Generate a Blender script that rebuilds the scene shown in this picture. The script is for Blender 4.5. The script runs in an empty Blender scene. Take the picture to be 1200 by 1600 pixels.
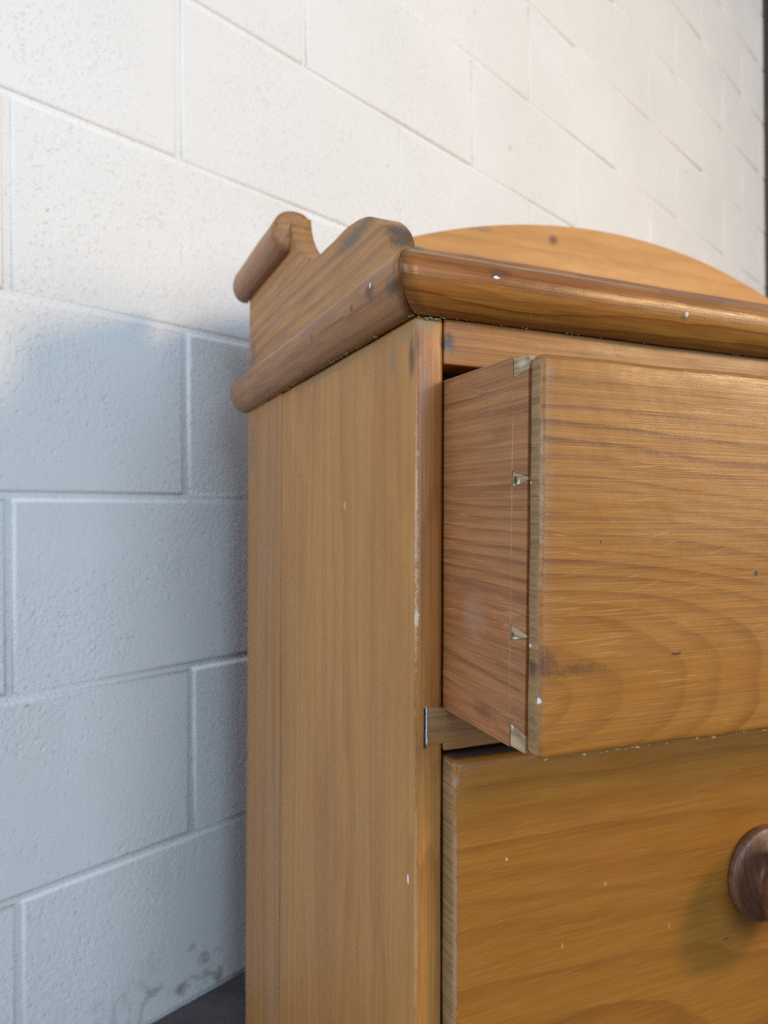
import bpy, bmesh, math, random
from mathutils import Vector, Matrix, noise as mn
random.seed(7)
SC = bpy.context.scene
COL = SC.collection

# ------------------------------------------------------------------ camera
F_PX, PITCH, ROLL, CAM_H = 1154.0, 0.00517, -0.0081, 0.649
cam_d = bpy.data.cameras.new("camera")
cam = bpy.data.objects.new("camera", cam_d)
COL.objects.link(cam)
SC.camera = cam
fwd = Vector((0, math.cos(PITCH), math.sin(PITCH)))
eup = Vector((0, -math.sin(PITCH), math.cos(PITCH)))
ex = Vector((1, 0, 0))
right = ex * math.cos(ROLL) + eup * math.sin(ROLL)
up = -ex * math.sin(ROLL) + eup * math.cos(ROLL)
M = Matrix((right, up, -fwd)).transposed().to_4x4()
M.translation = (0, 0, CAM_H)
cam.matrix_world = M
cam_d.sensor_fit = 'HORIZONTAL'
cam_d.sensor_width = 36.0
cam_d.lens = 36.0 * F_PX / 1200.0
cam_d.clip_start = 0.02
cam_d.clip_end = 60
cam_d.dof.use_dof = True
cam_d.dof.focus_distance = 0.42
cam_d.dof.aperture_fstop = 12.0

# ------------------------------------------------------------------ light
world = bpy.data.worlds.new("World")
SC.world = world
world.use_nodes = True
bg = world.node_tree.nodes["Background"]
bg.inputs[0].default_value = (0.64, 0.78, 1.0, 1)
bg.inputs[1].default_value = 0.46

def area_light(name, loc, target, sx, sy, power, col):
    d = bpy.data.lights.new(name, 'AREA')
    d.shape = 'RECTANGLE'
    d.size, d.size_y = sx, sy
    d.energy = power
    d.color = col
    o = bpy.data.objects.new(name, d)
    COL.objects.link(o)
    o.location = loc
    o.rotation_euler = (Vector(target) - Vector(loc)).to_track_quat('-Z', 'Y').to_euler()
    return o

# warm light from the right (a low wide source and a lamp above it), cool daylight from behind the camera and from its left
area_light("warm_low_lamp", (3.0, -0.45, 1.00), (0.4, 1.3, 0.9), 1.1, 0.8, 22, (1.0, 0.81, 0.57))
area_light("warm_high_lamp", (2.85, -0.45, 1.72), (1.1, 2.5, 1.6), 0.5, 0.5, 66, (1.0, 0.73, 0.44))
area_light("cool_daylight_lamp", (1.40, -2.3, 1.35), (0.0, 0.7, 0.7), 1.5, 1.5, 78, (0.56, 0.78, 1.0))
area_light("side_daylight_lamp", (-1.85, -1.40, 1.25), (0.0, 0.6, 0.65), 1.0, 1.3, 40, (0.90, 0.95, 1.0))

SC.view_settings.view_transform = 'Standard'
SC.view_settings.look = 'None'
SC.view_settings.exposure = -0.10
SC.view_settings.gamma = 1.0
SC.cycles.use_denoising = False
SC.cycles.max_bounces = 6
SC.cycles.diffuse_bounces = 4
SC.cycles.glossy_bounces = 2
SC.cycles.transmission_bounces = 0
SC.cycles.sample_clamp_indirect = 3.0
SC.cycles.caustics_reflective = False

# ------------------------------------------------------------------ node helper
class NT:
    def __init__(self, name):
        self.m = bpy.data.materials.new(name)
        self.m.use_nodes = True
        self.t = self.m.node_tree
        self.bsdf = self.t.nodes["Principled BSDF"]
    def put(self, sock, v):
        if isinstance(v, bpy.types.NodeSocket):
            self.t.links.new(v, sock)
        elif v is not None:
            if hasattr(sock.default_value, '__len__') and len(sock.default_value) == 4 and len(v) == 3:
                v = (*v, 1)
            sock.default_value = v
    def node(self, typ, **kw):
        n = self.t.nodes.new(typ)
        for k, v in kw.items():
            setattr(n, k, v)
        return n
    def math(self, op, a, b=None, c=None, clamp=False):
        n = self.node('ShaderNodeMath', operation=op, use_clamp=clamp)
        self.put(n.inputs[0], a)
        if b is not None: self.put(n.inputs[1], b)
        if c is not None: self.put(n.inputs[2], c)
        return n.outputs[0]
    def vm(self, op, a, b=None, scale=None):
        n = self.node('ShaderNodeVectorMath', operation=op)
        self.put(n.inputs[0], a)
        if b is not None: self.put(n.inputs[1], b)
        if scale is not None: self.put(n.inputs[3], scale)
        return n.outputs['Value'] if op in ('LENGTH', 'DOT_PRODUCT', 'DISTANCE') else n.outputs[0]
    def noise(self, vec, scale=1.0, detail=3.0, rough=0.55, dist=0.0, color=False):
        n = self.node('ShaderNodeTexNoise')
        self.put(n.inputs['Vector'], vec)
        n.inputs['Scale'].default_value = scale
        n.inputs['Detail'].default_value = detail
        n.inputs['Roughness'].default_value = rough
        n.inputs['Distortion'].default_value = dist
        return n.outputs[1 if color else 0]
    def rng(self, v, a, b, c=0.0, d=1.0, smooth=True):
        n = self.node('ShaderNodeMapRange')
        n.interpolation_type = 'SMOOTHSTEP' if smooth else 'LINEAR'
        n.clamp = True
        self.put(n.inputs[0], v)
        for i, q in zip((1, 2, 3, 4), (a, b, c, d)): self.put(n.inputs[i], q)
        return n.outputs[0]
    def mix(self, f, a, b, blend='MIX'):
        n = self.node('ShaderNodeMix', data_type='RGBA', blend_type=blend)
        self.put(n.inputs[0], f)
        self.put(n.inputs[6], a)
        self.put(n.inputs[7], b)
        return n.outputs[2]
    def sep(self, v):
        n = self.node('ShaderNodeSeparateXYZ')
        self.put(n.inputs[0], v)
        return n.outputs
    def comb(self, x, y, z):
        n = self.node('ShaderNodeCombineXYZ')
        for i, q in enumerate((x, y, z)): self.put(n.inputs[i], q)
        return n.outputs[0]
    def bump(self, h, strength, dist, normal=None):
        n = self.node('ShaderNodeBump')
        n.inputs['Strength'].default_value = strength
        n.inputs['Distance'].default_value = dist
        self.put(n.inputs['Height'], h)
        if normal is not None: self.put(n.inputs['Normal'], normal)
        return n.outputs[0]

def wood(name, grain='z', light=(.47, .235, .068), dark=(.25, .095, .022), freq=70.0, k=0.05,
         centre=(0, 0, 0), warp=0.012, ring=0.75, patch=0.35, red=(.29, .092, .016), fibre=0.28, scratch=0.35,
         rough=0.42, spots=(), seed=0.0, bumpy=1.0, hair=(.50, .31, .12), haze=0.0, grey=(.30, .22, .14), flen=.55, fade=None):
    """old waxed pine: growth rings round a tilted pith, fibres, hairline scratches, and stains with their own places"""
    T = NT(name)
    P = T.node('ShaderNodeTexCoord').outputs['Object']
    x, y, z = T.sep(P)[:3]
    a, b, c = {'x': (x, y, z), 'y': (y, x, z), 'z': (z, x, y)}[grain]
    G = T.vm('ADD', T.comb(a, b, c), (seed * 1.37, seed * 2.11, seed * 0.73))
    # warp of the rings
    n1 = T.noise(T.vm('MULTIPLY', G, (3.0, 14.0, 14.0)), 1.0, 2, .5, color=True)
    w = T.vm('SCALE', T.vm('SUBTRACT', n1, (.5, .5, .5)), scale=warp * 2)
    n2 = T.noise(T.vm('MULTIPLY', G, (14.0, 60.0, 60.0)), 1.0, 2, .5, color=True)
    w = T.vm('ADD', w, T.vm('SCALE', T.vm('SUBTRACT', n2, (.5, .5, .5)), scale=warp * .28))
    Q = T.vm('ADD', T.vm('SUBTRACT', T.comb(a, b, c), centre), w)
    r = T.vm('LENGTH', T.vm('MULTIPLY', Q, (k, 1, 1)))
    t = T.math('MULTIPLY', r, freq)
    t = T.math('ADD', t, T.math('MULTIPLY', T.noise(T.comb(T.math('MULTIPLY', r, freq * .45), seed, 0.0), 1.0, 1), 1.8))
    fl = T.math('FLOOR', t)
    fr = T.math('FRACT', t)
    late = T.math('MULTIPLY', T.math('POWER', T.rng(fr, .10, .90), 2.6), T.rng(fr, .92, 1.0, 1, 0))
    wn = T.node('ShaderNodeTexWhiteNoise', noise_dimensions='1D')
    T.put(wn.inputs['W'], T.math('ADD', fl, seed))
    late = T.math('MULTIPLY', late, T.rng(wn.outputs[0], 0, 1, .5, 1.0))
    late = T.math('MULTIPLY', late, T.rng(T.noise(T.vm('MULTIPLY', G, (5, 30, 30)), 1, 2), .3, .65, .6, 1.0))
    if fade:
        late = T.math('MULTIPLY', late, T.rng(z, fade[0], fade[1], .6, 1.0))
    col = T.mix(T.math('MULTIPLY', late, ring), light, dark)
    # broad colour patches
    pz = T.rng(T.noise(T.vm('MULTIPLY', G, (3, 11, 11)), 1, 3, .6, .4), .40, .68)
    col = T.mix(T.math('MULTIPLY', pz, patch), col, red)
    if haze:
        hz = T.rng(T.noise(T.vm('ADD', T.vm('MULTIPLY', G, (4, 18, 18)), (5, 3, 1)), 1, 4, .65, .5), .42, .72)
        col = T.mix(T.math('MULTIPLY', hz, haze), col, grey)
    # fibres
    f1 = T.noise(T.vm('MULTIPLY', G, (16 * flen, 900, 900)), 1.0, 3, .7)
    f2 = T.noise(T.vm('MULTIPLY', G, (26 * flen, 260, 260)), 1.0, 3, .6)
    ff = T.math('ADD', T.math('MULTIPLY', f1, .6), T.math('MULTIPLY', f2, .4))
    dk = T.rng(ff, .36, .62, 1 - fibre, 1 + fibre * .45)
    col = T.vm('SCALE', col, scale=dk)
    # hairline scratches, nearly along the grain, in patches
    sc = None
    pmc = T.sep(T.noise(T.vm('MULTIPLY', G, (16, 22, 22)), 1, 2, color=True))
    for i, (ang, fa, fb) in enumerate(((.05, 42, 1000), (-.12, 50, 1100), (.24, 46, 900))):
        cc, ss = math.cos(ang), math.sin(ang)
        gx, gy, gz = T.sep(G)[:3]
        other = T.math('ADD', gy, gz)
        ra = T.math('ADD', T.math('MULTIPLY', gx, cc), T.math('MULTIPLY', other, ss))
        rb = T.math('SUBTRACT', T.math('MULTIPLY', other, cc), T.math('MULTIPLY', gx, ss))
        v = T.noise(T.comb(T.math('MULTIPLY', ra, fa), T.math('MULTIPLY', rb, fb), 3.7 * i + seed), 1.0, 1, .5)
        v = T.rng(v, .61 + (.05 if i > 1 else 0), .76)
        pm = T.rng(pmc[i], .44, .64)
        v = T.math('MULTIPLY', v, pm)
        sc = v if sc is None else T.math('MAXIMUM', sc, v)
    col = T.mix(T.math('MULTIPLY', sc, scratch), col, hair)
    # stains, nail holes, filler, a painted edge sheen: each has its own place
    jit = T.vm('SUBTRACT', T.noise(P, 160, 3, .65, color=True), (.5, .5, .5))
    jit2 = T.vm('SUBTRACT', T.noise(P, 900, 2, .6, color=True), (.5, .5, .5))
    for s in spots:
        ctr, rad, cl, op = s[:4]
        soft = s[4] if len(s) > 4 else .55
        ja = s[5] if len(s) > 5 else .9
        d = T.vm('DIVIDE', T.vm('SUBTRACT', P, ctr), rad)
        d = T.vm('ADD', d, T.vm('SCALE', jit, scale=ja))
        d = T.vm('ADD', d, T.vm('SCALE', jit2, scale=ja * .8))
        mk = T.rng(T.vm('LENGTH', d), 1 - soft, 1.0, op, 0.0)
        col = T.mix(mk, col, cl)
    T.put(T.bsdf.inputs['Base Color'], col)
    rg = T.math('ADD', rough, T.math('MULTIPLY', T.math('SUBTRACT', T.noise(T.vm('MULTIPLY', G, (20, 90, 90)), 1, 3), .5), .30))
    rg = T.math('ADD', rg, T.math('MULTIPLY', sc, .12))
    T.put(T.bsdf.inputs['Roughness'], rg)
    T.bsdf.inputs['Specular IOR Level'].default_value = .34
    h = T.math('ADD', ff, T.math('MULTIPLY', T.noise(P, 45, 2, .5), 2.0))
    nn = T.bump(h, .32 * bumpy, .0008)
    T.put(T.bsdf.inputs['Normal'], nn)
    return T.m

# ------------------------------------------------------------------ mesh helpers
def link(name, bm, mat, parent=None, smooth=True):
    me = bpy.data.meshes.new(name)
    bmesh.ops.recalc_face_normals(bm, faces=bm.faces)
    bm.to_mesh(me)
    bm.free()
    if smooth:
        for p in me.polygons: p.use_smooth = True
    me.materials.append(mat)
    o = bpy.data.objects.new(name, me)
    COL.objects.link(o)
    if parent: o.parent = parent
    return o

def empty(name, parent=None):
    o = bpy.data.objects.new(name, None)
    o.empty_display_size = .05
    COL.objects.link(o)
    if parent: o.parent = parent
    return o

def wobble(bm, amp, scale=30.0, seed=0.0):
    for v in bm.verts:
        q = v.co * scale + Vector((seed, seed * 1.7, -seed))
        v.co += Vector((mn.noise(q), mn.noise(q + Vector((31, 0, 0))), mn.noise(q + Vector((0, 57, 0))))) * amp

def slice_up(bm, step):
    xs = [v.co for v in bm.verts]
    for ax in range(3):
        lo, hi = min(c[ax] for c in xs), max(c[ax] for c in xs)
        n = int((hi - lo) / step)
        for i in range(1, n):
            p = [0, 0, 0]; p[ax] = lo + (hi - lo) * i / n
            nrm = [0, 0, 0]; nrm[ax] = 1
            bmesh.ops.bisect_plane(bm, geom=bm.verts[:] + bm.edges[:] + bm.faces[:], plane_co=p, plane_no=nrm)

def round_edges(bm, width, seg=3, ang=50):
    es = [e for e in bm.edges if len(e.link_faces) == 2 and e.calc_face_angle(0) > math.radians(ang)]
    if es and width > 0:
        bmesh.ops.bevel(bm, geom=es, offset=width, segments=seg, profile=.5, affect='EDGES', clamp_overlap=True)

def box_bm(x0, x1, y0, y1, z0, z1):
    bm = bmesh.new()
    bmesh.ops.create_cube(bm, size=1)
    for v in bm.verts:
        v.co = Vector(((x0 + x1) / 2 + v.co.x * (x1 - x0), (y0 + y1) / 2 + v.co.y * (y1 - y0), (z0 + z1) / 2 + v.co.z * (z1 - z0)))
    return bm

def board(name, x0, x1, y0, y1, z0, z1, mat, parent, bev=.0015, step=.03, amp=.0003, seed=None):
    bm = box_bm(x0, x1, y0, y1, z0, z1)
    slice_up(bm, step)
    round_edges(bm, bev)
    wobble(bm, amp, 28, random.random() * 50 if seed is None else seed)
    return link(name, bm, mat, parent)

def prism_bm(pts, axis, a0, a1):
    """closed outline (two coordinates) extruded along an axis: 'x' takes (y,z), 'y' takes (x,z)"""
    bm = bmesh.new()
    def mk(p, a):
        return bm.verts.new((a, p[0], p[1]) if axis == 'x' else (p[0], a, p[1]))
    A = [mk(p, a0) for p in pts]
    B = [mk(p, a1) for p in pts]
    bm.faces.new(A)
    bm.faces.new(B[::-1])
    n = len(pts)
    for i in range(n):
        bm.faces.new((A[i], B[i], B[(i + 1) % n], A[(i + 1) % n]))
    return bm

def spline(pts, n=6):
    out = []
    for i in range(len(pts) - 1):
        p0, p1, p2, p3 = pts[max(i - 1, 0)], pts[i], pts[i + 1], pts[min(i + 2, len(pts) - 1)]
        for j in range(n):
            t = j / n
            out.append(tuple(.5 * ((2 * p1[q]) + (-p0[q] + p2[q]) * t + (2 * p0[q] - 5 * p1[q] + 4 * p2[q] - p3[q]) * t * t
                                   + (-p0[q] + 3 * p1[q] - 3 * p2[q] + p3[q]) * t ** 3) for q in range(2)))
    out.append(pts[-1])
    return out

def sweep(name, prof, place, length, mat, parent, step=.012, amp=.0004, seed=0, endround=0.0):
    """prof: closed (out, z); place(t, o, z, end) -> xyz; swept over t in 0..length"""
    n = max(2, int(length / step))
    ts = [length * i / n for i in range(n + 1)]
    if endround:
        ts = [0, endround * .25, endround * .6] + [max(t, endround) if i == 0 else t for i, t in enumerate(ts) if i == 0 or t > endround * 1.2]
    bm = bmesh.new()
    rings = []
    cz = sum(p[1] for p in prof) / len(prof)
    co = sum(p[0] for p in prof) / len(prof)
    for t in ts:
        sh = 1.0
        if endround and t < endround:
            u = 1 - t / endround
            sh = 1 - .30 * (1 - math.sqrt(max(0, 1 - u * u)))
        ring = []
        for (o, z) in prof:
            oo, zz = (co + (o - co) * sh, cz + (z - cz) * sh)
            if o <= 0 and not endround: oo = o
            ring.append(bm.verts.new(place(t, oo, zz)))
        rings.append(ring)
    m = len(prof)
    for i in range(len(rings) - 1):
        for j in range(m):
            bm.faces.new((rings[i][j], rings[i][(j + 1) % m], rings[i + 1][(j + 1) % m], rings[i + 1][j]))
    bm.faces.new(rings[0]); bm.faces.new(rings[-1][::-1])
    wobble(bm, amp, 35, seed)
    o = link(name, bm, mat, parent)
    for p in o.data.polygons:
        if len(p.vertices) > 4: p.use_smooth = False
    return o

def lathe(name, prof, mat, parent, loc, seg=64):
    """prof: (radius, out) turned about the axis pointing out of the drawer (-y)"""
    bm = bmesh.new()
    rings = []
    for (r, o) in prof:
        if r < 1e-6:
            rings.append([bm.verts.new((0, -o, 0))])
        else:
            rings.append([bm.verts.new((r * math.cos(2 * math.pi * i / seg), -o, r * math.sin(2 * math.pi * i / seg))) for i in range(seg)])
    for a, b in zip(rings[:-1], rings[1:]):
        for i in range(seg):
            j = (i + 1) % seg
            if len(b) == 1: bm.faces.new((a[i], a[j], b[0]))
            else: bm.faces.new((a[i], a[j], b[j], b[i]))
    o = link(name, bm, mat, parent)
    o.location = loc
    return o

# ------------------------------------------------------------------ setting: floor
def floor_material():
    T = NT("dark_floor")
    P = T.node('ShaderNodeNewGeometry').outputs['Position']
    n = T.noise(P, 9, 5, .6)
    n2 = T.noise(P, 120, 3, .6)
    col = T.mix(T.rng(n, .35, .7), (.055, .047, .055), (.10, .085, .09))
    col = T.mix(T.rng(n2, .55, .75, 0, .6), col, (.16, .13, .125))
    T.put(T.bsdf.inputs['Base Color'], col)
    T.bsdf.inputs['Roughness'].default_value = .8
    T.put(T.bsdf.inputs['Normal'], T.bump(n2, .5, .003))
    return T.m

WORLD_C = Vector((0.01619, 0.45, 0.0))          # foot of the chest's near front corner
PHI, TILT = 0.40666, 0.012685                     # turn of the chest, slope of the floor
def rot(a): return Matrix.Rotation(a, 3, 'Z')

bm = bmesh.new()
bmesh.ops.create_grid(bm, x_segments=24, y_segments=24, size=5.0)
floor = link("floor", bm, floor_material())
floor.location = WORLD_C + rot(PHI) @ Vector((-.4 * TILT, 0, 0))
floor.rotation_euler = (0, TILT, PHI)
floor["kind"] = "structure"
floor["label"] = "dark purplish grey floor along the foot of the wall"

# ------------------------------------------------------------------ block wall
def wall_material():
    T = NT("white_painted_block")
    P = T.node('ShaderNodeNewGeometry').outputs['Position']
    base = T.mix(T.rng(T.noise(P, 2.2, 4, .6), .3, .7), (.76, .75, .725), (.82, .812, .795))
    oi = T.node('ShaderNodeObjectInfo').outputs['Random']
    base = T.mix(T.rng(oi, 0, 1, 0, .35), base, (.78, .76, .725))
    # grime low on the wall
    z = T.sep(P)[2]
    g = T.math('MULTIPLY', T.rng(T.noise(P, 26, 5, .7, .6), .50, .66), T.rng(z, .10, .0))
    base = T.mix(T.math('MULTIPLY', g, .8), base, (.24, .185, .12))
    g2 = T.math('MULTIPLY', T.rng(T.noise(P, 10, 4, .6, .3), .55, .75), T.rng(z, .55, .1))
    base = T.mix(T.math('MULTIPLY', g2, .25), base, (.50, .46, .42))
    sp = T.rng(T.noise(P, 38, 2, .5), .755, .79)
    base = T.mix(T.math('MULTIPLY', sp, .55), base, (.35, .31, .25))
    jit = T.vm('SUBTRACT', T.noise(P, 75, 4, .7, color=True), (.5, .5, .5))
    for ctr, rad, op in WALL_SPOTS:
        d = T.vm('ADD', T.vm('DIVIDE', T.vm('SUBTRACT', P, ctr), (rad, rad, rad)), T.vm('SCALE', jit, scale=4.0))
        base = T.mix(T.rng(T.vm('LENGTH', d), .5, 1.0, op, 0), base, (.20, .145, .085))
    T.put(T.bsdf.inputs['Base Color'], base)
    T.bsdf.inputs['Roughness'].default_value = .62
    T.bsdf.inputs['Specular IOR Level'].default_value = .3
    lumps = T.noise(P, 190, 3, .62, .15)
    pit = T.rng(T.noise(P, 170, 1, .5), .26, .36, -1.2, 0)
    area = T.rng(T.noise(P, 5, 2), .36, .64, .2, 1.15)
    h = T.math('MULTIPLY', T.math('ADD', lumps, pit), area)
    T.put(T.bsdf.inputs['Normal'], T.bump(h, .46, .0030))
    return T.m

WA, WTH = Vector((-.4183, .81605, 0)), .83938
def wp(w, z, y=0.0):
    return WA + Vector((math.cos(WTH) * w - math.sin(WTH) * y, math.sin(WTH) * w + math.cos(WTH) * y, z))
WALL_SPOTS = [(wp(.254, .052), .010, .45), (wp(.222, .026), .010, .4), (wp(.236, .072), .009, .3)]
WM = wall_material()
wall = empty("block_wall")
wall.location = WA
wall.rotation_euler = (0, 0, WTH)
wall["label"] = "white painted concrete block wall behind the pine chest"
wall["category"] = "wall"
wall["kind"] = "thing"
W0, W1, TOP, CH, BL = -1.13, 3.0, 2.925, .225, .45
mortar = link("mortar", box_bm(W0, W1, .0037, .11, -.06, TOP), WM, wall, smooth=False)
def block_mesh(length, seed):
    bm = box_bm(-length / 2, length / 2, 0, .10, -.1090, .1090)
    bmesh.ops.bisect_plane(bm, geom=bm.verts[:] + bm.edges[:] + bm.faces[:], plane_co=(0, 0, 0), plane_no=(1, 0, 0))
    es = [e for e in bm.edges if all(v.co.y < .001 for v in e.verts) and e.calc_face_angle(0) > .5]
    bmesh.ops.bevel(bm, geom=es, offset=.0044, segments=4, profile=.5, affect='EDGES', clamp_overlap=True)
    for v in bm.verts:
        if v.co.y < .006:
            q = v.co * 9 + Vector((seed * 7.3, 0, seed))
            v.co += Vector((mn.noise(q) * .0012, mn.noise(q + Vector((9, 9, 0))) * .0010, mn.noise(q + Vector((0, 5, 9))) * .0008))
    return bm
protos = []
JOFF = [.012, .236, .004, .231, .004, .224, .0, .225, .002, .222, .004, .226, .0]
nb = 0
mesh_cache = {}
for k in range(13):
    j = JOFF[k]
    while j > W0: j -= BL
    x = j
    while x < W1 - .01:
        x0, x1 = max(x + .0035, W0), min(x + BL - .0035, W1)
        x += BL
        if x1 - x0 < .03: continue
        key = (round(x1 - x0, 3), random.randrange(4) if abs(x1 - x0 - .443) < .002 else 0)
        if key not in mesh_cache:
            o = link("block", block_mesh(x1 - x0, len(mesh_cache)), WM, wall)
            mesh_cache[key] = o.data
            for p in o.data.polygons:
                if p.area > .002: p.use_smooth = False
        else:
            o = bpy.data.objects.new("block", mesh_cache[key])
            COL.objects.link(o)
            o.parent = wall
        o.location = ((x0 + x1) / 2, random.uniform(-.0012, .0010), k * CH + .1125)
        o.rotation_euler = (random.uniform(-.004, .004), random.uniform(-.003, .003), random.uniform(-.0025, .0025))

# dark post where the wall ends
def post_material():
    T = NT("dark_painted_steel")
    P = T.node('ShaderNodeNewGeometry').outputs['Position']
    T.put(T.bsdf.inputs['Base Color'], T.mix(T.noise(P, 30, 4), (.035, .030, .028), (.07, .055, .045)))
    T.bsdf.inputs['Roughness'].default_value = .5
    return T.m
PM = post_material()
post = empty("door_post")
post.location = wp(3.02, 0)
post.rotation_euler = (0, 0, WTH)
post["label"] = "dark upright post at the far right end of the white wall"
post["category"] = "post"
post["kind"] = "thing"
board("jamb", -.012, .09, -.012, .11, -.06, 2.92, PM, post, bev=.004, step=.5, amp=0)
board("stop_strip", .02, .05, -.030, -.0125, -.06, 2.90, PM, post, bev=.003, step=.5, amp=0)

# ------------------------------------------------------------------ chest
W, S = 1.026, .451
chest = empty("chest_of_drawers")
chest.location = floor.location
chest.rotation_euler = (0, TILT, PHI)
chest["label"] = "old waxed pine chest of drawers with scrolled gallery top and pulled-out upper drawer"
chest["category"] = "chest of drawers"

DK, BLK, WHT = (.045, .032, .024), (.012, .010, .009), (.72, .70, .66)
GRY = (.13, .105, .085)
m_side = wood("pine_side", 'z', light=(.425, .205, .054), dark=(.27, .112, .027), freq=105, k=.006, centre=(0, -.35, -.02), warp=.016,
              flen=.15, ring=.42, patch=.6, red=(.31, .125, .034), fibre=.12, scratch=.12, rough=.46, seed=3.1, bumpy=.6, haze=.2, grey=(.29, .165, .065),
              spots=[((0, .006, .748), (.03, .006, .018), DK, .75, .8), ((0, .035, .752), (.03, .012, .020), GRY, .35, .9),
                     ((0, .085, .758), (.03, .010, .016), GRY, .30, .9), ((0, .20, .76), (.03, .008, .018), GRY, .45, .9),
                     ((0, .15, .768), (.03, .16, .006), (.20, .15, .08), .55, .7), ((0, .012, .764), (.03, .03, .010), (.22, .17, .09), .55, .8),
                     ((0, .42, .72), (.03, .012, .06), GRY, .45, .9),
                     ((-.0005, .009, .424), (.01, .0016, .0034), WHT, .95, .3, .5), ((-.0005, .125, .657), (.01, .002, .004), (.55, .42, .28), .8, .4)])
m_side2 = wood("pine_side_narrow", 'z', light=(.37, .175, .050), dark=(.25, .105, .028), freq=80, k=.006, flen=.15, centre=(0, .9, .02), warp=.010,
               ring=.6, patch=.3, red=(.31, .14, .05), fibre=.2, scratch=.1, rough=.48, seed=5.7, bumpy=.6, haze=.3,
               spots=[((0, .43, .73), (.03, .016, .05), GRY, .5, .9)])
m_stile = wood("pine_front_edge", 'z', light=(.385, .160, .038), dark=(.18, .060, .013), freq=330, k=.05, centre=(0, .014, .05), warp=.006,
               flen=.3, ring=.7, patch=.5, red=(.33, .115, .034), fibre=.25, scratch=.25, rough=.36, seed=91.0,
               spots=[((.001, .001, .63), (.0022, .0022, .10), (.60, .46, .32), .6, .8, 2.0), ((.001, .001, .585), (.003, .003, .008), (.7, .62, .52), .7, .7, 1.2),
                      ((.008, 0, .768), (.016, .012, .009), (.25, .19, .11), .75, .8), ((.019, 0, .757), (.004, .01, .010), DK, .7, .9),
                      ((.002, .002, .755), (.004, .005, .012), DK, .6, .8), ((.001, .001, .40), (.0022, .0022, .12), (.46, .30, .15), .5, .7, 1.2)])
m_rail = wood("pine_rail", 'x', light=(.32, .122, .022), dark=(.18, .058, .010), freq=120, k=.02, centre=(0, .02, .68), warp=.008, ring=.6,
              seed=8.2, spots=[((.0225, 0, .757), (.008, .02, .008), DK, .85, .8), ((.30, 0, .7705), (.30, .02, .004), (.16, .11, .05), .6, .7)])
m_div = wood("pine_drawer_rail", 'x', light=(.27, .13, .038), dark=(.16, .065, .018), freq=150, k=.02, centre=(0, .02, .44), warp=.006, ring=.6,
             seed=9.9, haze=.4, grey=(.21, .14, .075),
             spots=[((.021, 0, .531), (.006, .03, .0016), BLK, .8)])
m_mould = wood("pine_front_moulding", 'x', light=(.345, .148, .028), dark=(.145, .047, .008), freq=150, k=.03, centre=(-.05, .012, .772), warp=.014,
               ring=.95, patch=.5, red=(.28, .08, .014), seed=12.4, fibre=.3, scratch=.08, rough=.30,
               spots=[((.048, -.022, .7985), (.013, .012, .0042), (.10, .045, .016), .75, .8), ((.0434, -.022, .7947), (.0045, .012, .0018), BLK, .9, .5),
                      ((.0440, -.022, .7945), (.0028, .012, .0012), WHT, .95, .4), ((.1981, -.022, .7892), (.0018, .012, .0020), WHT, 1., .35, .4),
                      ((.197, -.022, .788), (.005, .012, .004), DK, .45, .8), ((.13, -.022, .800), (.10, .012, .0045), (.26, .075, .016), .7, .8),
                      ((-.018, -.02, .79), (.004, .02, .03), DK, .45, .9)])
m_smould = wood("pine_side_moulding", 'y', light=(.32, .145, .050), dark=(.18, .068, .022), freq=150, k=.03, centre=(-.1, .02, .78), warp=.010,
                ring=.55, patch=.45, red=(.27, .10, .042), seed=15.8, fibre=.28, scratch=.06, rough=.40,
                spots=[((-.020, .030, .793), (.014, .012, .008), DK, .8, .8), ((-.020, .0285, .7960), (.014, .0020, .0024), WHT, .85, .5),
                       ((-.020, .062, .790), (.012, .0035, .003), DK, .8, .7), ((-.016, -.004, .786), (.016, .016, .009), DK, .85, .9),
                       ((-.022, .15, .79), (.012, .006, .004), DK, .5, .8), ((0, .2, .771), (.02, .25, .004), (.10, .07, .035), .6, .7)])
m_gal = wood("pine_gallery_side", 'y', light=(.39, .19, .062), dark=(.15, .066, .026), freq=85, k=.10, centre=(.12, .03, .76), warp=.012,
             ring=.85, patch=.4, red=(.29, .115, .045), seed=19.3, fibre=.22, scratch=.12, rough=.48, bumpy=.6,
             spots=[((0, .11, .858), (.03, .055, .011), (.10, .08, .062), .8, .9), ((0, .43, .835), (.03, .022, .03), GRY, .75, .9),
                    ((.014, .050, .845), (.016, .016, .030), (.075, .058, .042), .9, .7), ((0, .30, .915), (.03, .02, .01), GRY, .5, .9),
                    ((.01, .285, .93), (.03, .012, .01), (.14, .10, .06), .5, .9), ((0, .30, .83), (.03, .03, .01), GRY, .25, .9)])
m_back = wood("pine_backboard", 'x', light=(.46, .215, .055), dark=(.33, .13, .028), freq=45, k=.06, centre=(.5, .43, .86), warp=.015, ring=.5,
              patch=.3, seed=23.0, fibre=.14, scratch=.05, rough=.45, bumpy=.5,
              spots=[((.415, .43, 1.031), (.011, .03, .010), (.07, .03, .012), .9, .8, .6), ((.30, .43, 1.028), (.03, .03, .006), (.12, .08, .05), .5, .9)])
m_top = wood("pine_top", 'x', light=(.42, .20, .055), dark=(.25, .10, .03), freq=70, k=.03, centre=(0, .2, .7), seed=27.0)
m_in = wood("inner_pine_shade_dark", 'x', light=(.06, .035, .02), dark=(.035, .02, .012), freq=70, k=.03, centre=(0, .2, .7), seed=31.0)  # inner pine coloured very dark, standing in for shade inside the drawer opening

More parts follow.
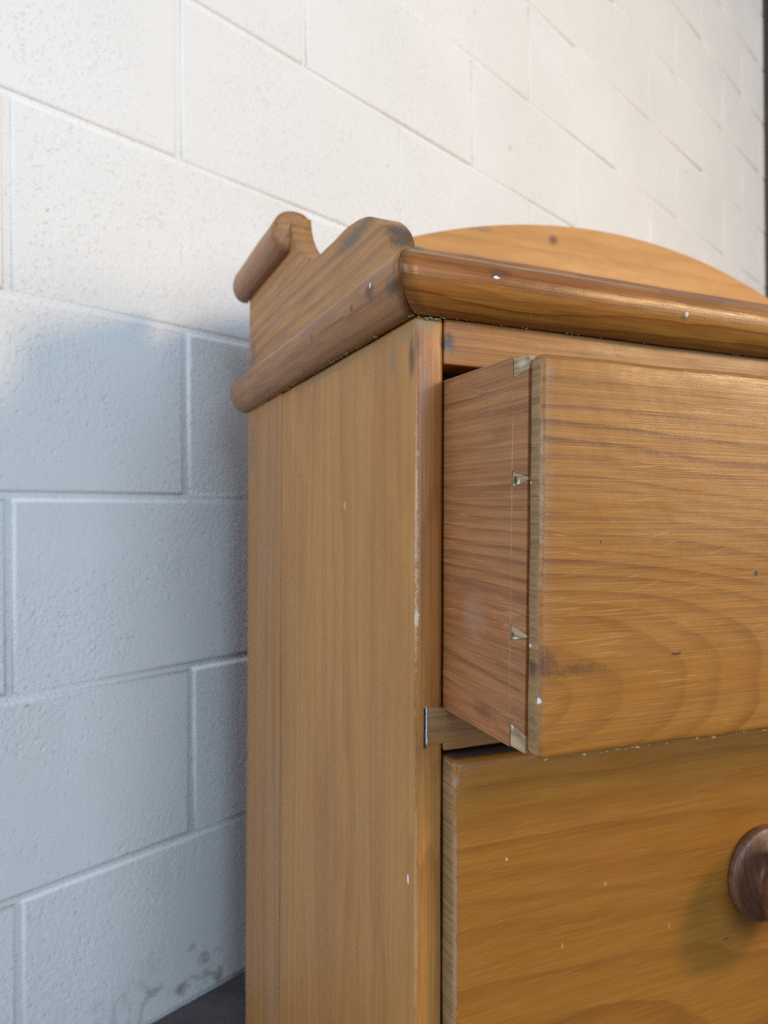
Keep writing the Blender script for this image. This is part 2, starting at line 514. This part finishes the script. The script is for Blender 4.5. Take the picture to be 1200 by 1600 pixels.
# carcass: left side of two boards, right side, back, bottom, plinth
def side_board(y0, y1, mat, x0=0.0, bev=.0036):
    o = board("side_board", x0, x0 + .0195, y0, y1, .012, .7722, mat, chest, bev=bev, step=.035, amp=.0005)
    if y0 == 0:
        o.data.materials.append(m_stile)
        for p in o.data.polygons:
            if p.normal.y < -.45: p.material_index = 1
    return o
side_board(0, .3072, m_side)
side_board(.3086, S, m_side2, bev=.0012)
side_board(0, S, m_side, x0=W - .0195)
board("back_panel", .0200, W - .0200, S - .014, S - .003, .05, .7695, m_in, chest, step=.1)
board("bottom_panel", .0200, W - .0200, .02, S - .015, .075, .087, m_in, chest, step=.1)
board("plinth", .0200, W - .0200, .004, .022, .0, .072, m_rail, chest, step=.06)
board("top_board", .0010, W - .0010, .0008, S, .7735, .7995, m_top, chest, bev=.001, step=.06)
board("top_rail", .0199, W - .0199, .0006, .024, .7437, .7722, m_rail, chest, bev=.0012)
# rails between the drawers, let into the side's front edge
def drawer_rail(z0, z1):
    bm = prism_bm([(.0085, z0 + .0045), (.0085, z1 - .0002), (W - .0085, z1 - .0002), (W - .0085, z0 + .0045),
                   (W - .0200, z0 + .0045), (W - .0200, z0), (.0200, z0), (.0200, z0 + .0045)], 'y', -.0007, .05)
    slice_up(bm, .04)
    round_edges(bm, .0007, 2)
    wobble(bm, .0002, 30, z0)
    return link("drawer_rail", bm, m_div, chest)
drawer_rail(.5035, .5313)
drawer_rail(.2350, .2620)
bm = box_bm(.0073, .0083, -.0009, .004, .5085, .5315)
slice_up(bm, .002); wobble(bm, .0003, 300, 3)
def plain(name, col, rough=.7):
    T = NT(name)
    P = T.node('ShaderNodeTexCoord').outputs['Object']
    T.put(T.bsdf.inputs['Base Color'], T.mix(T.rng(T.noise(P, 700, 2), .3, .7, 0, .7), col, tuple(c * .6 for c in col)))
    T.bsdf.inputs['Roughness'].default_value = rough
    return T.m
m_fill = plain("white_filler", (.62, .59, .54))
m_gap = plain("dark_gap", (.012, .009, .007))
link("filler_line", bm, m_fill, chest)
link("mortise_gap", box_bm(.0060, .0074, -.0006, .004, .5065, .5312), m_gap, chest, smooth=False)

# mouldings
prof = spline([(-.001, .7722), (.0050, .7728), (.0112, .7768), (.0158, .7832), (.0186, .7910), (.0190, .7980), (.0172, .8042), (.0125, .8088), (.0055, .8108), (-.001, .8112)], 3)
fprof = spline([(-.001, .7722), (.0060, .7724), (.0128, .7762), (.0178, .7822), (.0208, .7892), (.0212, .7955), (.0190, .8012), (.0150, .8052), (.0095, .8078), (.0052, .8098), (.0018, .8132), (-.0030, .8154), (-.0078, .8150)], 3) + [(-.0108, .8125), (-.0115, .8000), (-.001, .7985)]
GAPM = .0009
def pl_front(t, o, z):
    x0, x1 = -o + GAPM, W + o - GAPM
    return (x0 + (x1 - x0) * t / (W + .04), -o, z)
front_moulding = sweep("front_moulding", fprof, pl_front, W + .04, m_mould, chest, seed=4.4, amp=.0006)
def pl_left(t, o, z):
    y0 = -o + GAPM
    return (-o, y0 + (S + .012 - y0) * t / (S + .03), z)
sweep("side_moulding", prof, pl_left, S + .03, m_smould, chest, seed=9.1, amp=.0006)
def pl_right(t, o, z):
    y0 = -o + GAPM
    return (W + o, y0 + (S + .012 - y0) * t / (S + .03), z)
sweep("side_moulding", prof, pl_right, S + .03, m_smould, chest, seed=2.1, amp=.0006)

# gallery
gpts = spline([(.0455, .8215), (.0475, .8355), (.0560, .8480), (.0735, .8600), (.0960, .8668), (.1250, .8702), (.1600, .8702), (.1930, .8718), (.2130, .8752),
               (.2400, .8870), (.2620, .9050), (.2735, .9190), (.2785, .9300), (.2795, .9385)], 5)
outline = [(.0450, .7998)] + gpts + [(.38, .9400), (S - .0005, .9400), (S - .0005, .7998)]
def gallery_side(x0):
    bm = prism_bm(outline, 'x', x0, x0 + .021)
    round_edges(bm, .0022, 3, 60)
    wobble(bm, .0005, 40, x0)
    o = link("gallery_side", bm, m_gal, chest)
    for p in o.data.polygons:
        if len(p.vertices) > 8: p.use_smooth = False
    return o
gallery_side(0.0004)
gallery_side(W - .0214)
rp = spline([(-.001, .9040), (.0055, .9042), (.0110, .9075), (.0150, .9140), (.0165, .9215), (.0155, .9300), (.0115, .9385), (.0040, .9440), (-.0060, .9455), (-.0140, .9440), (-.0190, .9405), (-.0206, .9350)], 3) + [(-.0120, .9300), (-.001, .9300)]
sweep("gallery_moulding", rp, lambda t, o, z: (-o, .2790 + t, z), .186, m_smould, chest, seed=6, amp=.0005, endround=.007)
sweep("gallery_moulding", rp, lambda t, o, z: (W + o, .2790 + t, z), .186, m_smould, chest, seed=8, amp=.0005, endround=.007)
arch = [(.0216, .7998)]
R_A, ZC, UC = .93, 1.056 - .93, .513
for i in range(49):
    u = .0216 + (W - .0432) * i / 48
    arch.append((u, ZC + math.sqrt(R_A ** 2 - (u - UC) ** 2)))
arch.append((W - .0216, .7998))
bm = prism_bm(arch, 'y', S - .022, S - .002)
round_edges(bm, .002, 3, 60)
bb = link("backboard", bm, m_back, chest)
for p in bb.data.polygons:
    if len(p.vertices) > 8: p.use_smooth = False

# ------------------------------------------------------------------ drawers
KNOB = spline([(.0310, -.001), (.0342, .0006), (.0346, .0036), (.0335, .0062), (.0295, .0080), (.0240, .0104), (.0192, .0140), (.0182, .0175), (.0205, .0208), (.0275, .0245), (.0335, .0285),
               (.0362, .0340), (.0355, .0415), (.0295, .0500), (.0185, .0550), (.0065, .0572), (.0005, .0575)], 4)[:-1] + [(0, .0575)]
m_knob = wood("turned_dark_wood", 'y', light=(.175, .084, .050), dark=(.075, .034, .021), freq=260, k=.25, centre=(.05, .012, .008), warp=.006, ring=.8,
              patch=.3, red=(.14, .06, .035), seed=40.2, fibre=.3, scratch=.15, rough=.36, hair=(.3, .2, .15))
FW = W - .041
HD = .1985
m_front1 = wood("pine_upper_drawer_front", 'x', light=(.325, .130, .021), dark=(.140, .043, .006), freq=128, k=.25, centre=(-.07, -.10, .030), warp=.016,
                ring=.8, patch=.2, seed=51.3, fibre=.17, scratch=.36, rough=.35, bumpy=1.3, fade=(.06, .12),
                spots=[((.014, -.11, .0445), (.036, .02, .0055), (.10, .042, .014), .8, .9, 1.3), ((.003, -.11, .049), (.010, .02, .010), (.07, .03, .02), .75, .9),
                       ((.085, -.11, .0485), (.006, .02, .0011), (.05, .02, .01), .9, .6), ((.141, -.11, .0895), (.0020, .02, .0022), (.03, .03, .025), .9, .5),
                       ((.036, -.11, .108), (.0008, .02, .0010), BLK, .8, .5),
                       ((.0006, -.1040, .12), (.0022, .0022, .075), (.42, .33, .29), .6, .7, 1.2), ((.0006, -.1040, .03), (.0022, .0022, .05), (.22, .15, .14), .6, .6, .9),  # worn arris, with the pale sheen along its edge painted in
                       ((0, -.102, .07), (.0015, .0016, .006), WHT, .0), ((0, -.0925, .028), (.002, .0013, .0052), WHT, .95, .3, .5), ((.001, -.1025, .030), (.002, .0014, .0018), WHT, .9, .4),
                       ((0, -.092, .0905), (.003, .0026, .0012), WHT, .8, .4), ((0, -.098, .045), (.003, .006, .006), (.08, .035, .02), .7, .8)])
m_end1 = wood("pine_end_grain", 'y', light=(.29, .175, .078), dark=(.13, .066, .023), freq=170, k=.0, centre=(0, -.06, .02), warp=.012, ring=.55,
              patch=.3, red=(.2, .11, .055), seed=55.0, fibre=.35, scratch=.4, rough=.6,
              spots=[((0, -.0928, .0275), (.003, .0012, .0052), WHT, .95, .3, .5), ((0, -.0935, .1375), (.003, .0028, .0010), WHT, .85, .4), ((0, -.0945, .0560), (.003, .0030, .0010), WHT, .85, .4),
                     ((0, -.0930, .0590), (.003, .0014, .0022), WHT, .7, .5), ((0, -.098, .0455), (.004, .0075, .006), (.06, .028, .018), .8, .8), ((0, -.0925, .005), (.003, .0011, .004), WHT, .7, .4),
                     ((.0, -.1035, .03), (.003, .0030, .05), (.16, .09, .06), .5, .7), ((0, -.0925, .165), (.003, .0009, .018), (.6, .52, .4), .6, .6, 1.8), ((0, -.0935, .155), (.003, .002, .003), (.10, .05, .02), .7, .8)])
m_pin = wood("pale_end_grain", 'y', light=(.40, .30, .18), dark=(.22, .14, .07), freq=420, k=.2, centre=(.02, -.06, .0), warp=.004, ring=.8,
             patch=.25, red=(.28, .18, .09), seed=58.0, fibre=.4, scratch=.5, rough=.65, hair=(.7, .62, .5),
             spots=[((0, -.080, .1390), (.006, .0022, .0030), BLK, .85, .5), ((0, -.083, .1375), (.006, .0016, .0026), WHT, .8, .5), ((0, -.079, .0585), (.006, .0018, .0030), BLK, .7, .5),
                    ((0, -.083, .0570), (.006, .0046, .0012), WHT, .85, .5), ((0, -.0795, .0125), (.006, .0014, .0035), WHT, .9, .4), ((0, -.0935, .006), (.006, .0012, .004), WHT, .7, .4),
                    ((0, -.085, .199), (.006, .006, .004), (.6, .52, .4), .6, .8)])
m_dside = wood("reddish_pine_drawer_side", 'y', light=(.335, .145, .050), dark=(.19, .068, .022), freq=120, k=.22, centre=(.06, .02, -.03), warp=.014,
               ring=.72, patch=.5, red=(.30, .10, .036), seed=61.7, fibre=.28, scratch=.45, rough=.55, hair=(.50, .33, .2), haze=.3, grey=(.34, .19, .09),
               spots=[((0, -.0772, .14), (.004, .00035, .05), (.55, .44, .31), .8, .7, 2.2), ((0, -.0768, .06), (.004, .0003, .06), (.48, .36, .24), .65, .7, 2.2),
                      ((0, -.036, .062), (.004, .022, .022), (.42, .30, .22), .28, .9), ((0, -.05, .012), (.004, .02, .007), (.11, .055, .028), .6, .8),
                      ((0, -.064, .165), (.004, .014, .005), (.16, .065, .026), .35, .9), ((0, -.03, .08), (.004, .03, .006), (.16, .065, .028), .4, .9)])
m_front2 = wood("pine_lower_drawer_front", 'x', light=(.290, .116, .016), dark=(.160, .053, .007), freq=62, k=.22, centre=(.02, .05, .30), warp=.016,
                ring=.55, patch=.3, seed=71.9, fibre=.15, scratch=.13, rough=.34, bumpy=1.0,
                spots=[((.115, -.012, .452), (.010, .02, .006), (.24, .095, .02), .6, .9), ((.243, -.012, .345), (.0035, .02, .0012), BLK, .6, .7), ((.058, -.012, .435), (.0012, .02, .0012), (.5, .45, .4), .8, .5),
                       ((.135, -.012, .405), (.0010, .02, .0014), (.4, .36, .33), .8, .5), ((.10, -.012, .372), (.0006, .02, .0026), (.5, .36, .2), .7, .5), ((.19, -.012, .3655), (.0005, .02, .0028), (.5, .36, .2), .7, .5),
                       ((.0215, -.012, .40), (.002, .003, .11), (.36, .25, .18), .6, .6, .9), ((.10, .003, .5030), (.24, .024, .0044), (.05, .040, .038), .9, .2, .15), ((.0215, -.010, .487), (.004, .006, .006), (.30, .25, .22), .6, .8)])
m_front3 = wood("pine_bottom_drawer_front", 'x', light=(.43, .205, .050), dark=(.28, .11, .022), freq=62, k=.2, centre=(.4, .05, .02), seed=81.0)

# upper drawer: pulled out, a little skewed and drooping; its own frame starts at the opening's left edge
d1 = empty("drawer", chest)
d1.location = (.0205, 0, .5293)
d1.rotation_euler = (math.radians(.9), 0, math.radians(-2.0))
d1["label"] = "upper drawer pulled out, its dovetailed reddish side showing"
YS, YL, YF, YB = -.0770, -.0918, -.1040, .31     # scribe line, lap, face, back
pins = [(.0600, .0044), (.1398, .0043)]          # centre height, half height at the scribe line
def side_outline(g=0.0):
    pts = [(YB, 0), (YS, 0.0), (YS, .0125), (YL, .0100)]
    for zc, hh in pins:
        pts += [(YL, zc - .0012), (YS, zc - hh), (YS, zc + hh), (YL, zc + .0012)]
    pts += [(YL, .1945), (YS, .1925), (YS, .2035), (YB, .2065)]
    return pts
bm = prism_bm(side_outline(), 'x', 0, .012)
wobble(bm, .0002, 60, 1)
link("drawer_side", bm, m_dside, d1, smooth=False)
bm = prism_bm(side_outline(), 'x', FW - .012, FW)
link("drawer_side", bm, m_dside, d1, smooth=False)
gp = .00035
pin_shapes = [[(YS + gp - .0012, 0.0006), (YS - gp, .0121), (YL, .0096), (YL, .0008)],
              [(YL, .1950), (YS - gp, .1930), (YS - gp, .2028), (YL, .2018)]]
for zc, hh in pins:
    pin_shapes.append([(YL, zc - .0008), (YS - gp, zc - hh + gp), (YS - gp, zc + hh - gp), (YL, zc + .0008)])
for x0, x1 in ((.0004, .0118), (FW - .0118, FW - .0004)):
    for ps in pin_shapes:
        bm = prism_bm(ps, 'x', x0, x1)
        link("dovetail_pin", bm, m_pin, d1, smooth=False)
fr = board("drawer_front", 0.0002, FW, YF, YL - .0004, .0008, HD + .0025, m_front1, d1, bev=.0036, step=.012, amp=.0007, seed=12)
fr.data.materials.append(m_end1)
for p in fr.data.polygons:
    if p.normal.x < -.8: p.material_index = 1
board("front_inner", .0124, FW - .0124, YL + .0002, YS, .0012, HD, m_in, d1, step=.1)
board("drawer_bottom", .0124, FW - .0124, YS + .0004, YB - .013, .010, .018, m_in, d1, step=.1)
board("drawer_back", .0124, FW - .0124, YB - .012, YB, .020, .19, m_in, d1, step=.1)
lathe("knob", KNOB, m_knob, d1, (.262, YF, .10))
lathe("knob", KNOB, m_knob, d1, (FW - .262, YF, .10))

# lower drawer: shut, its front standing a little proud
def shut_drawer(z0, z1, proud, mat, label, knob_z):
    d = empty("drawer", chest)
    d["label"] = label
    f = board("drawer_front", .0208, W - .0208, -proud, .018, z0, z1, mat, d, bev=.0042, step=.015, amp=.0007, seed=z0 * 30)
    f.data.materials.append(m_end1)
    for p in f.data.polygons:
        if p.normal.x < -.8: p.material_index = 1
    for u in (.2795, W - .2795):
        lathe("knob", KNOB, m_knob, d, (u, -proud, knob_z))
    return d
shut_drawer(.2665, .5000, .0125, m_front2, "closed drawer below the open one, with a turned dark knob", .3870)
shut_drawer(.0760, .2310, .0110, m_front3, "closed bottom drawer of the chest", .155)

# crumbs of old wax and wood caught along the joints
def crumbs(name, spots, parent):
    bm = bmesh.new()
    rnd = random.Random(5)
    for (p, q, n, r) in spots:
        for i in range(n):
            t = rnd.random()
            c = Vector(p).lerp(Vector(q), t) + Vector((rnd.uniform(-1, 1), rnd.uniform(-1, 1), rnd.uniform(-1, 1))) * r * .5
            rr = r * rnd.uniform(.35, 1.0)
            ret = bmesh.ops.create_icosphere(bm, subdivisions=1, radius=rr)
            st = Vector((rnd.uniform(.6, 1.9), rnd.uniform(.6, 1.4), rnd.uniform(.5, 1.1)))
            for v in ret['verts']:
                k = 1 + mn.noise(v.co * 2500 + Vector((i, 0, 0))) * .5
                v.co = Vector((v.co.x * st.x, v.co.y * st.y, v.co.z * st.z)) * k + c
    o = link(name, bm, m_crumb, parent, smooth=False)
    o["kind"] = "stuff"
    return o
m_crumb = plain("pale_crumbs", (.36, .26, .12), .85)
crumbs("wax_crumbs", [((-.002, .0, .7718), (-.002, .40, .7718), 46, .0011), ((.0, -.002, .7718), (.30, -.002, .7718), 30, .0009), ((.0, -.0005, .7705), (.020, -.0005, .7705), 14, .0011)], chest)
crumbs("wood_splinters", [((.004, -.103, .0010), (.16, -.103, .0010), 34, .0007)], d1)
